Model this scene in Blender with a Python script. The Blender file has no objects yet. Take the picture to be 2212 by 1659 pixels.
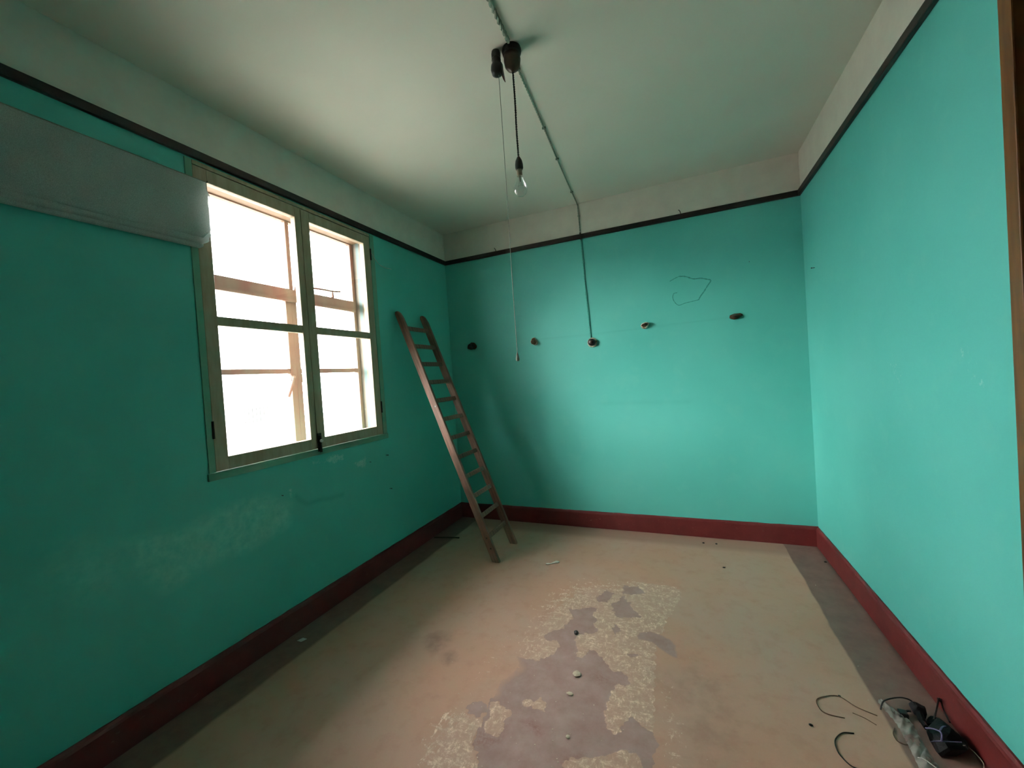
import bpy, bmesh, math, random
import numpy as np
from mathutils import Vector, Matrix
random.seed(7)
rng = np.random.default_rng(7)
scene = bpy.context.scene
COL = scene.collection

# ------------------------------------------------------------------ room dimensions (metres)
W, D, YF, H = 3.137, 3.685, -2.6, 2.995      # width, back wall, wall behind the camera, ceiling
ZR, RAILH, ZB = 2.669, 0.043, 0.151           # picture rail underside, its height, baseboard top

# ------------------------------------------------------------------ camera
cam_data = bpy.data.cameras.new('camera')
cam = bpy.data.objects.new('camera', cam_data); COL.objects.link(cam)
cam_data.sensor_fit = 'HORIZONTAL'; cam_data.sensor_width = 36.0
cam_data.lens = 864.73 / 2212 * 36.0
cam_data.clip_start = 0.02; cam_data.clip_end = 500
yaw, pitch, roll = -0.397987, -0.017483, -0.066667
fw = Vector((math.sin(yaw)*math.cos(pitch), math.cos(yaw)*math.cos(pitch), math.sin(pitch)))
r0 = Vector((math.cos(yaw), -math.sin(yaw), 0)); u0 = r0.cross(fw)
rt = r0*math.cos(roll) + u0*math.sin(roll); up = -r0*math.sin(roll) + u0*math.cos(roll)
cam.matrix_world = Matrix(((rt.x, up.x, -fw.x, 2.2265), (rt.y, up.y, -fw.y, 0.0), (rt.z, up.z, -fw.z, 1.45), (0, 0, 0, 1)))
scene.camera = cam

# ------------------------------------------------------------------ overcast sky, exposure
world = bpy.data.worlds.new('overcast_sky'); scene.world = world; world.use_nodes = True
wn, wl = world.node_tree.nodes, world.node_tree.links
wn.clear()
wo = wn.new('ShaderNodeOutputWorld'); bg = wn.new('ShaderNodeBackground')
bg.inputs['Color'].default_value = (1.0, 0.985, 0.96, 1); bg.inputs['Strength'].default_value = 6.0
# overcast sky, brighter overhead than at the horizon
tc = wn.new('ShaderNodeTexCoord'); sx = wn.new('ShaderNodeSeparateXYZ'); wl.new(tc.outputs['Generated'], sx.inputs[0])
mr = wn.new('ShaderNodeMapRange'); mr.inputs[1].default_value = 0.0; mr.inputs[2].default_value = 1.0; mr.inputs[3].default_value = 12.0; mr.inputs[4].default_value = 22.0
wl.new(sx.outputs[2], mr.inputs[0]); wl.new(mr.outputs[0], bg.inputs['Strength'])
wl.new(bg.outputs[0], wo.inputs[0])
sun_data = bpy.data.lights.new('hazy_sun', 'SUN'); sun = bpy.data.objects.new('hazy_sun', sun_data); COL.objects.link(sun)
sun_data.energy = 6.0; sun_data.angle = math.radians(34); sun_data.color = (1.0, 0.97, 0.92)
sun.location = (-8, -6, 6); sun.rotation_euler = Vector((0.75, 0.60, -0.345)).to_track_quat('-Z', 'Y').to_euler()
scene.view_settings.view_transform = 'Standard'; scene.view_settings.look = 'None'
scene.view_settings.gamma = 1.0; scene.view_settings.use_curve_mapping = False
scene.view_settings.exposure = 1.2
scene.cycles.max_bounces = 8; scene.cycles.diffuse_bounces = 4; scene.cycles.transparent_max_bounces = 12

# ------------------------------------------------------------------ materials
def mat_new(name):
    m = bpy.data.materials.new(name); m.use_nodes = True
    nt = m.node_tree; nt.nodes.clear()
    out = nt.nodes.new('ShaderNodeOutputMaterial')
    return m, nt, out
def N(nt, typ, **kw):
    n = nt.nodes.new(typ)
    for k, v in kw.items():
        if k.startswith('i_'):
            key = k[2:].replace('_', ' ')
            n.inputs[int(key) if key.isdigit() else key].default_value = v
        else: setattr(n, k, v)
    return n
def rgba(c): return (c[0], c[1], c[2], 1.0)
def mixc(nt, fac, a, b):
    n = nt.nodes.new('ShaderNodeMix'); n.data_type = 'RGBA'
    for sock, v in ((n.inputs['Factor'], fac), (n.inputs['A'], a), (n.inputs['B'], b)):
        pass
    fi = n.inputs[0]; ai = n.inputs[6]; bi = n.inputs[7]
    for s, v in ((fi, fac), (ai, a), (bi, b)):
        if hasattr(v, 'is_linked') or isinstance(v, bpy.types.NodeSocket): nt.links.new(v, s)
        elif isinstance(v, (tuple, list)): s.default_value = rgba(v)
        else: s.default_value = v
    return n.outputs[2]
def math_n(nt, op, a, b=None, clamp=False):
    n = nt.nodes.new('ShaderNodeMath'); n.operation = op; n.use_clamp = clamp
    for i, v in enumerate((a, b)):
        if v is None: continue
        if isinstance(v, bpy.types.NodeSocket): nt.links.new(v, n.inputs[i])
        else: n.inputs[i].default_value = v
    return n.outputs[0]
def ramp(nt, fac, lo, hi):
    n = nt.nodes.new('ShaderNodeMapRange'); n.clamp = True
    nt.links.new(fac, n.inputs[0]); n.inputs[1].default_value = lo; n.inputs[2].default_value = hi
    return n.outputs[0]
def noise(nt, vec, scale, detail=4, rough=0.55, stretch=None):
    if stretch:
        mp = nt.nodes.new('ShaderNodeMapping'); mp.inputs['Scale'].default_value = stretch
        nt.links.new(vec, mp.inputs[0]); vec = mp.outputs[0]
    n = nt.nodes.new('ShaderNodeTexNoise'); n.inputs['Scale'].default_value = scale
    n.inputs['Detail'].default_value = detail; n.inputs['Roughness'].default_value = rough
    nt.links.new(vec, n.inputs['Vector']); return n.outputs['Fac']
def pos(nt, local=False):
    if local: return nt.nodes.new('ShaderNodeTexCoord').outputs['Object']
    return nt.nodes.new('ShaderNodeNewGeometry').outputs['Position']
def bump(nt, h, strength, dist):
    b = nt.nodes.new('ShaderNodeBump'); b.inputs['Strength'].default_value = strength; b.inputs['Distance'].default_value = dist
    nt.links.new(h, b.inputs['Height']); return b.outputs[0]
def principled(nt, out, col, rough, normal=None, metal=0.0, spec=0.5):
    p = nt.nodes.new('ShaderNodeBsdfPrincipled')
    if isinstance(col, bpy.types.NodeSocket): nt.links.new(col, p.inputs['Base Color'])
    else: p.inputs['Base Color'].default_value = rgba(col)
    p.inputs['Roughness'].default_value = rough; p.inputs['Metallic'].default_value = metal
    p.inputs['Specular IOR Level'].default_value = spec
    if normal is not None: nt.links.new(normal, p.inputs['Normal'])
    nt.links.new(p.outputs[0], out.inputs[0]); return p
def simple(name, a, b, scale=12, rough=0.6, stretch=None, bs=0.2, bd=0.002, metal=0.0, lo=0.35, hi=0.65, spec=0.4, local=True):
    m, nt, out = mat_new(name); v = pos(nt, local)
    n = noise(nt, v, scale, 3, 0.6, stretch)
    c = mixc(nt, ramp(nt, n, lo, hi), a, b)
    principled(nt, out, c, rough, bump(nt, n, bs, bd), metal, spec); return m

TEAL = (0.085, 0.50, 0.41); PLASTER = (0.70, 0.68, 0.60)
def wall_material(name, marks):
    m, nt, out = mat_new(name); v = pos(nt)
    sep = N(nt, 'ShaderNodeSeparateXYZ'); nt.links.new(v, sep.inputs[0])
    big = noise(nt, v, 1.3, 2, 0.5); med = noise(nt, v, 7, 3, 0.6); fine = noise(nt, v, 60, 1, 0.6)
    teal = mixc(nt, ramp(nt, big, 0.3, 0.7), (0.085, 0.465, 0.405), (0.115, 0.52, 0.455))
    teal = mixc(nt, math_n(nt, 'MULTIPLY', ramp(nt, med, 0.55, 0.8), 0.35), teal, (0.16, 0.54, 0.45))
    if marks:
        at = N(nt, 'ShaderNodeAttribute', attribute_name='marks'); sp = N(nt, 'ShaderNodeSeparateColor')
        nt.links.new(at.outputs['Color'], sp.inputs[0])
        n2 = noise(nt, v, 22, 3, 0.65)
        stain = math_n(nt, 'MULTIPLY', sp.outputs[0], ramp(nt, n2, 0.2, 0.7))
        teal = mixc(nt, math_n(nt, 'MULTIPLY', stain, 0.85), teal, (0.24, 0.66, 0.55))
        n3 = noise(nt, v, 45, 3, 0.75)
        sc = ramp(nt, math_n(nt, 'ADD', sp.outputs[1], math_n(nt, 'MULTIPLY', math_n(nt, 'SUBTRACT', n3, 0.55), 2.2)), 0.42, 0.95)
        sc = math_n(nt, 'MULTIPLY', sc, ramp(nt, sp.outputs[1], 0.02, 0.15))
        teal = mixc(nt, math_n(nt, 'MULTIPLY', sc, 0.6), teal, (0.42, 0.68, 0.60))
        teal = mixc(nt, math_n(nt, 'MULTIPLY', sp.outputs[2], 0.7), teal, (0.03, 0.24, 0.20))
    wht = mixc(nt, ramp(nt, med, 0.3, 0.75), PLASTER, (0.62, 0.60, 0.53))
    isw = math_n(nt, 'GREATER_THAN', sep.outputs[2], ZR + 0.02)
    c = mixc(nt, isw, teal, wht)
    hgt = math_n(nt, 'ADD', math_n(nt, 'MULTIPLY', med, 1.0), math_n(nt, 'MULTIPLY', fine, 0.15))
    principled(nt, out, c, 0.55, bump(nt, hgt, 0.25, 0.004), 0, 0.35)
    return m
M_WALLM = wall_material('teal_wall_paint_marked', True)
M_WALL = wall_material('teal_wall_paint', False)

def ceiling_material():
    m, nt, out = mat_new('ceiling_plaster'); v = pos(nt)
    big = noise(nt, v, 1.5, 2); med = noise(nt, v, 9, 2)
    c = mixc(nt, ramp(nt, big, 0.3, 0.7), (0.66, 0.65, 0.57), (0.72, 0.70, 0.62))
    principled(nt, out, c, 0.85, bump(nt, med, 0.2, 0.004), 0, 0.2); return m
M_CEIL = ceiling_material()

def floor_material():
    m, nt, out = mat_new('worn_floor_paint'); v = pos(nt)
    sep = N(nt, 'ShaderNodeSeparateXYZ'); nt.links.new(v, sep.inputs[0])
    at = N(nt, 'ShaderNodeAttribute', attribute_name='wear'); sp = N(nt, 'ShaderNodeSeparateColor')
    nt.links.new(at.outputs['Color'], sp.inputs[0])
    big = noise(nt, v, 2.2, 2); med = noise(nt, v, 11, 4, 0.65); fine = noise(nt, v, 70, 3, 0.7)
    field = mixc(nt, ramp(nt, big, 0.35, 0.65), (0.495, 0.283, 0.198), (0.465, 0.298, 0.228))
    field = mixc(nt, math_n(nt, 'MULTIPLY', ramp(nt, med, 0.5, 0.8), 0.5), field, (0.38, 0.19, 0.135))
    field = mixc(nt, math_n(nt, 'MULTIPLY', ramp(nt, fine, 0.62, 0.8), 0.25), field, (0.53, 0.39, 0.29))
    border = mixc(nt, ramp(nt, med, 0.3, 0.7), (0.19, 0.108, 0.09), (0.245, 0.148, 0.12))
    wob = math_n(nt, 'MULTIPLY', math_n(nt, 'SUBTRACT', noise(nt, v, 4, 3), 0.5), 0.03)
    xx = math_n(nt, 'ADD', sep.outputs[0], wob)
    isb = math_n(nt, 'MAXIMUM', ramp(nt, xx, 2.895, 2.905), ramp(nt, xx, 0.225, 0.205))
    yb = math_n(nt, 'MULTIPLY', ramp(nt, sep.outputs[1], 3.42, 3.50), 0.45)
    c = mixc(nt, math_n(nt, 'MAXIMUM', isb, yb), field, border)
    # grey layer under the paint, cream residue, stains and red paint rests
    grey = mixc(nt, ramp(nt, med, 0.3, 0.7), (0.315, 0.19, 0.165), (0.395, 0.267, 0.24))
    gm = ramp(nt, math_n(nt, 'ADD', sp.outputs[1], math_n(nt, 'MULTIPLY', math_n(nt, 'SUBTRACT', med, 0.5), 0.5)), 0.4, 0.62)
    gm = math_n(nt, 'MULTIPLY', gm, ramp(nt, sp.outputs[1], 0.02, 0.2))
    c = mixc(nt, gm, c, grey)
    lines = noise(nt, v, 26, 4, 0.75, (0.55, 1.3, 1)); cross = noise(nt, v, 31, 4, 0.75, (1.35, 0.6, 1))
    scr = math_n(nt, 'MAXIMUM', lines, cross)
    cream = mixc(nt, ramp(nt, scr, 0.50, 0.66), (0.45, 0.28, 0.212), (0.82, 0.60, 0.465))
    cream = mixc(nt, ramp(nt, fine, 0.40, 0.55), (0.48, 0.31, 0.23), cream)
    cream = mixc(nt, math_n(nt, 'MULTIPLY', ramp(nt, big, 0.4, 0.65), 0.35), cream, (0.46, 0.32, 0.245))
    cm = ramp(nt, math_n(nt, 'ADD', sp.outputs[0], math_n(nt, 'MULTIPLY', math_n(nt, 'SUBTRACT', scr, 0.56), 2.2)), 0.42, 0.58)
    cm = math_n(nt, 'MULTIPLY', cm, ramp(nt, sp.outputs[0], 0.02, 0.2))
    full = ramp(nt, sp.outputs[0], 0.85, 0.97)
    cm = math_n(nt, 'MAXIMUM', cm, math_n(nt, 'MULTIPLY', full, 0.8))
    c = mixc(nt, cm, c, cream)
    c = mixc(nt, math_n(nt, 'MULTIPLY', math_n(nt, 'MULTIPLY', sp.outputs[2], ramp(nt, med, 0.25, 0.6)), 0.6), c, (0.15, 0.10, 0.09))
    c = mixc(nt, math_n(nt, 'MULTIPLY', math_n(nt, 'MULTIPLY', at.outputs['Alpha'], ramp(nt, fine, 0.3, 0.6)), 0.6), c, (0.23, 0.07, 0.055))
    h = math_n(nt, 'ADD', math_n(nt, 'MULTIPLY', med, 1.0), math_n(nt, 'MULTIPLY', fine, 0.35))
    principled(nt, out, c, 0.62, bump(nt, h, 0.3, 0.003), 0, 0.35); return m
M_FLOOR = floor_material()

def baseboard_material():
    m, nt, out = mat_new('maroon_baseboard_paint'); v = pos(nt)
    med = noise(nt, v, 6, 5, 0.6); chip = noise(nt, v, 28, 5, 0.7, (1, 1, 1.8))
    c = mixc(nt, ramp(nt, med, 0.3, 0.7), (0.115, 0.016, 0.016), (0.165, 0.026, 0.025))
    c = mixc(nt, math_n(nt, 'MULTIPLY', ramp(nt, chip, 0.64, 0.74), 0.55), c, (0.30, 0.17, 0.14))
    principled(nt, out, c, 0.45, bump(nt, chip, 0.3, 0.002), 0, 0.4); return m
M_BASE = baseboard_material()
M_RAIL = simple('dark_rail_paint', (0.010, 0.006, 0.006), (0.022, 0.014, 0.013), 14, 0.4, (1, 1, 3))
M_FRAME = simple('khaki_window_paint', (0.33, 0.265, 0.175), (0.40, 0.33, 0.235), 9, 0.5, (3, 3, 0.6))
M_FRAMEG = simple('green_casing_paint', (0.12, 0.33, 0.23), (0.18, 0.36, 0.26), 9, 0.5)
M_STEEL = simple('cream_rusty_window_paint', (0.27, 0.215, 0.16), (0.26, 0.13, 0.10), 7, 0.6, (1, 1, 0.5))
M_WOODL = simple('ladder_wood', (0.24, 0.13, 0.09), (0.11, 0.066, 0.046), 16, 0.6, (3, 3, 0.25), 0.3, 0.002)
M_WOODD = simple('door_wood', (0.17, 0.075, 0.018), (0.11, 0.045, 0.012), 14, 0.4, (3, 3, 0.3))
M_BLACK = simple('black_plastic', (0.006, 0.006, 0.006), (0.016, 0.014, 0.015), 30, 0.35)
M_BROWN = simple('brown_bakelite', (0.05, 0.028, 0.014), (0.08, 0.045, 0.022), 20, 0.4)
M_IRON = simple('dark_iron', (0.02, 0.02, 0.018), (0.05, 0.04, 0.03), 60, 0.45, metal=0.6)
M_CABLEC = simple('painted_cable', (0.28, 0.34, 0.27), (0.20, 0.27, 0.21), 30, 0.7)
M_CABLET = simple('teal_painted_cable', (0.05, 0.33, 0.27), (0.08, 0.40, 0.33), 30, 0.6)
M_FLEX = simple('dark_green_flex', (0.010, 0.022, 0.014), (0.02, 0.035, 0.022), 80, 0.8)
M_STRING = simple('grey_string', (0.20, 0.22, 0.18), (0.28, 0.30, 0.25), 90, 0.8)
M_REDP = simple('red_brown_plastic', (0.16, 0.015, 0.012), (0.09, 0.01, 0.008), 30, 0.4)
M_CERAM = simple('chipped_plug', (0.60, 0.55, 0.44), (0.16, 0.09, 0.04), 40, 0.8, bs=0.6, lo=0.45, hi=0.7)
M_PLUGD = simple('dark_wooden_plug', (0.10, 0.055, 0.02), (0.03, 0.018, 0.008), 45, 0.8, bs=0.6)
M_CHIP = simple('cream_chip', (0.62, 0.52, 0.40), (0.48, 0.38, 0.28), 60, 0.8)
M_WHITE = simple('white_scrap', (0.70, 0.68, 0.62), (0.58, 0.55, 0.50), 60, 0.8)
M_PEB = simple('black_pebble', (0.010, 0.009, 0.008), (0.03, 0.026, 0.022), 50, 0.4)
M_BROWNW = simple('brown_wire', (0.14, 0.07, 0.045), (0.22, 0.12, 0.075), 60, 0.7)
M_BLUEG = simple('lavender_strap', (0.06, 0.05, 0.13), (0.13, 0.12, 0.22), 60, 0.6)
M_BRASS = simple('dull_metal_cap', (0.25, 0.21, 0.15), (0.33, 0.29, 0.22), 60, 0.4, metal=0.7)
M_TOWER = simple('pale_render_outside', (0.72, 0.71, 0.68), (0.62, 0.61, 0.58), 2, 0.9)
M_SHADE = simple('grey_shutter_outside', (0.040, 0.040, 0.040), (0.046, 0.046, 0.046), 2, 0.9)
M_GROUND = simple('pale_ground_outside', (0.18, 0.175, 0.16), (0.22, 0.215, 0.20), 0.4, 0.9, local=False)

def glass_material(name, tint=0.97, gloss=0.05):
    m, nt, out = mat_new(name)
    t = N(nt, 'ShaderNodeBsdfTransparent'); t.inputs[0].default_value = (tint, tint, tint, 1)
    g = N(nt, 'ShaderNodeBsdfGlossy'); g.inputs['Roughness'].default_value = 0.02
    lw = N(nt, 'ShaderNodeLayerWeight'); lw.inputs[0].default_value = 0.5
    k = math_n(nt, 'ADD', math_n(nt, 'MULTIPLY', math_n(nt, 'POWER', lw.outputs['Facing'], 5.0), 0.9), gloss)
    mx = N(nt, 'ShaderNodeMixShader')
    nt.links.new(k, mx.inputs[0]); nt.links.new(t.outputs[0], mx.inputs[1]); nt.links.new(g.outputs[0], mx.inputs[2])
    nt.links.new(mx.outputs[0], out.inputs[0]); return m
M_GLASS = glass_material('window_glass', 0.97, 0.035); M_BULB = glass_material('clear_bulb_glass', 0.93, 0.10)

def cloth_material(name, a, b, transp, trans, scale=420):
    m, nt, out = mat_new(name); v = pos(nt, True)
    n = noise(nt, v, 6, 4); w = noise(nt, v, scale, 2, 0.5)
    c = mixc(nt, ramp(nt, n, 0.3, 0.7), a, b)
    d = N(nt, 'ShaderNodeBsdfDiffuse'); nt.links.new(c, d.inputs[0]); nt.links.new(bump(nt, w, 0.3, 0.001), d.inputs['Normal'])
    tl = N(nt, 'ShaderNodeBsdfTranslucent'); nt.links.new(c, tl.inputs[0])
    m1 = N(nt, 'ShaderNodeMixShader'); m1.inputs[0].default_value = trans
    nt.links.new(d.outputs[0], m1.inputs[1]); nt.links.new(tl.outputs[0], m1.inputs[2])
    t = N(nt, 'ShaderNodeBsdfTransparent'); m2 = N(nt, 'ShaderNodeMixShader')
    nt.links.new(math_n(nt, 'MULTIPLY', ramp(nt, w, 0.25, 0.75), transp * 2, True), m2.inputs[0])
    nt.links.new(m1.outputs[0], m2.inputs[1]); nt.links.new(t.outputs[0], m2.inputs[2])
    nt.links.new(m2.outputs[0], out.inputs[0]); return m
M_NET = cloth_material('sheer_grey_net', (0.52, 0.58, 0.56), (0.60, 0.64, 0.61), 0.22, 0.35)
M_PLAST = cloth_material('clear_plastic_film', (0.50, 0.47, 0.42), (0.50, 0.48, 0.44), 0.44, 0.3, 18)

# ------------------------------------------------------------------ mesh helpers
ORG = {}
def mk(name, V, F, mat, parent=None, org=None, smooth=False):
    V = np.asarray(V, dtype=float).reshape(-1, 3)
    if org is None: org = (V.min(0) + V.max(0)) / 2
    org = np.asarray(org, dtype=float)
    me = bpy.data.meshes.new(name); me.from_pydata((V - org).tolist(), [], [list(f) for f in F]); me.update()
    bm = bmesh.new(); bm.from_mesh(me); bmesh.ops.recalc_face_normals(bm, faces=bm.faces); bm.to_mesh(me); bm.free()
    if smooth:
        for p in me.polygons: p.use_smooth = True
    me.materials.append(mat)
    o = bpy.data.objects.new(name, me); COL.objects.link(o)
    ORG[o.name] = org
    if parent is not None: o.parent = parent; o.location = Vector(org - ORG[parent.name])
    else: o.location = Vector(org)
    return o
def empty(name, loc):
    o = bpy.data.objects.new(name, None); COL.objects.link(o); o.location = loc; o.empty_display_size = 0.1
    ORG[o.name] = np.asarray(loc, dtype=float); return o
def tag(o, label, cat, group=None, kind=None):
    o['label'] = label; o['category'] = cat
    if group: o['group'] = group
    if kind: o['kind'] = kind
    return o
BOXF = [(0, 1, 3, 2), (4, 6, 7, 5), (0, 4, 5, 1), (2, 3, 7, 6), (0, 2, 6, 4), (1, 5, 7, 3)]
def boxv(a, b): return [(x, y, z) for x in (a[0], b[0]) for y in (a[1], b[1]) for z in (a[2], b[2])]
def boxes(lst):
    V, F = [], []
    for a, b in lst:
        k = len(V); V += boxv(a, b); F += [tuple(i + k for i in f) for f in BOXF]
    return V, F
def box(name, a, b, mat, parent=None, bev=0.0):
    o = mk(name, boxv(a, b), BOXF, mat, parent)
    if bev: bevel(o, bev)
    return o
def bevel(o, w, seg=2):
    bm = bmesh.new(); bm.from_mesh(o.data)
    bmesh.ops.bevel(bm, geom=list(bm.edges), offset=w, segments=seg, affect='EDGES', profile=0.6)
    bm.to_mesh(o.data); bm.free()
def tube_vf(P, r, n=6, cap=True):
    P = np.asarray(P, dtype=float); m = len(P)
    rr = np.full(m, r) if np.isscalar(r) else np.asarray(r, dtype=float)
    T = np.gradient(P, axis=0); T /= np.linalg.norm(T, axis=1)[:, None] + 1e-12
    a = np.array([0, 0, 1.0]) if abs(T[0][2]) < 0.9 else np.array([1.0, 0, 0])
    u = np.cross(T[0], a); u /= np.linalg.norm(u); V = []
    for i in range(m):
        u = u - T[i] * np.dot(u, T[i]); u /= np.linalg.norm(u); w = np.cross(T[i], u)
        for k in range(n):
            t = 2 * math.pi * k / n; V.append(P[i] + rr[i] * (math.cos(t) * u + math.sin(t) * w))
    F = [(i*n + k, i*n + (k+1) % n, (i+1)*n + (k+1) % n, (i+1)*n + k) for i in range(m-1) for k in range(n)]
    if cap: F += [tuple(range(n))[::-1], tuple(range((m-1)*n, m*n))]
    return V, F
def join(*vfs):
    V, F = [], []
    for v, f in vfs:
        k = len(V); V += [tuple(p) for p in v]; F += [tuple(i + k for i in q) for q in f]
    return V, F
def smoothline(P, per=8):
    P = np.asarray(P, dtype=float)
    Q = np.vstack([2*P[0]-P[1], P, 2*P[-1]-P[-2]]); out = []
    for i in range(1, len(Q) - 2):
        for t in np.linspace(0, 1, per, endpoint=False):
            p0, p1, p2, p3 = Q[i-1:i+3]
            out.append(0.5*((2*p1) + (-p0+p2)*t + (2*p0-5*p1+4*p2-p3)*t*t + (-p0+3*p1-3*p2+p3)*t**3))
    out.append(P[-1]); return np.array(out)
def twisted(P, r, off, pitch_, step=0.006):
    P = smoothline(P, 2) if len(P) < 3 else smoothline(P, 10)
    seg = np.linalg.norm(np.diff(P, axis=0), axis=1); s = np.r_[0, np.cumsum(seg)]
    ss = np.arange(0, s[-1], step); C = np.stack([np.interp(ss, s, P[:, i]) for i in range(3)], 1)
    T = np.gradient(C, axis=0); T /= np.linalg.norm(T, axis=1)[:, None]
    ref = np.array([0.31, 0.11, 0.94]) if abs(T[:, 2]).mean() < 0.7 else np.array([0.9, 0.3, 0.1])
    u = np.cross(T, ref); u /= np.linalg.norm(u, axis=1)[:, None]; w = np.cross(T, u); out = []
    for ph in (0, math.pi):
        a = ss / pitch_ * 2 * math.pi + ph
        out.append(tube_vf(C + off*(np.cos(a)[:, None]*u + np.sin(a)[:, None]*w), r, 5))
    return join(*out)
def lathe_vf(prof, c, axis='z', n=20):
    V, F = [], []
    for (r, h) in prof:
        for k in range(n):
            t = 2*math.pi*k/n; a, b = r*math.cos(t), r*math.sin(t)
            V.append((c[0]+a, c[1]+b, c[2]+h) if axis == 'z' else ((c[0]+a, c[1]+h, c[2]+b) if axis == 'y' else (c[0]+h, c[1]+a, c[2]+b)))
    m = len(prof)
    F = [(i*n+k, i*n+(k+1) % n, (i+1)*n+(k+1) % n, (i+1)*n+k) for i in range(m-1) for k in range(n)]
    F += [tuple(range(n))[::-1], tuple(range((m-1)*n, m*n))]
    return V, F
def lump(name, c, size, mat, seed, parent=None, sub=2, amt=0.25, flat=None):
    bm = bmesh.new(); bmesh.ops.create_icosphere(bm, subdivisions=sub, radius=1.0)
    r = random.Random(seed); ph = [r.uniform(0, 6.3) for _ in range(9)]; V = []
    for v in bm.verts:
        p = v.co; k = 1 + amt*(math.sin(2.3*p.x+ph[0]) + math.sin(2.9*p.y+ph[1])*math.cos(2.1*p.z+ph[2]) + 0.6*math.sin(5.1*p.z+4.3*p.x+ph[3]) + 0.5*math.sin(6.7*p.y-3.1*p.x+ph[4]))*0.5
        q = [p.x*k*size[0]+c[0], p.y*k*size[1]+c[1], p.z*k*size[2]+c[2]]
        if flat is not None: q[2] = max(q[2], flat)
        V.append(q)
    F = [tuple(v.index for v in f.verts) for f in bm.faces]; bm.free()
    return mk(name, V, F, mat, parent)
def inpoly(px, py, poly):
    c = np.zeros(px.shape, bool); n = len(poly)
    for i in range(n):
        x1, y1 = poly[i]; x2, y2 = poly[(i+1) % n]
        if y1 == y2: continue
        cond = ((y1 > py) != (y2 > py)) & (px < (x2-x1)*(py-y1)/(y2-y1)+x1); c ^= cond
    return c
def dist_line(px, py, pts, closed=False):
    d = np.full(px.shape, 9.0); n = len(pts)
    for i in range(n if closed else n-1):
        a = np.array(pts[i]); b = np.array(pts[(i+1) % n]); ab = b-a
        t = np.clip(((px-a[0])*ab[0]+(py-a[1])*ab[1])/(ab@ab+1e-12), 0, 1)
        d = np.minimum(d, np.hypot(px-a[0]-t*ab[0], py-a[1]-t*ab[1]))
    return d
def lines(lo, hi, step, fine=(), extra=()):
    xs = list(np.linspace(lo, hi, max(2, int(round((hi-lo)/step))+1)))
    for a, b, s in fine:
        xs = [x for x in xs if not (a < x < b)] + list(np.arange(a, b, s)) + [b]
    xs += list(extra); xs = sorted(xs); out = [xs[0]]
    for x in xs[1:]:
        if x - out[-1] > 5e-4: out.append(x)
        elif any(abs(x-e) < 1e-9 for e in extra): out[-1] = x
    return np.array(out)

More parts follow.
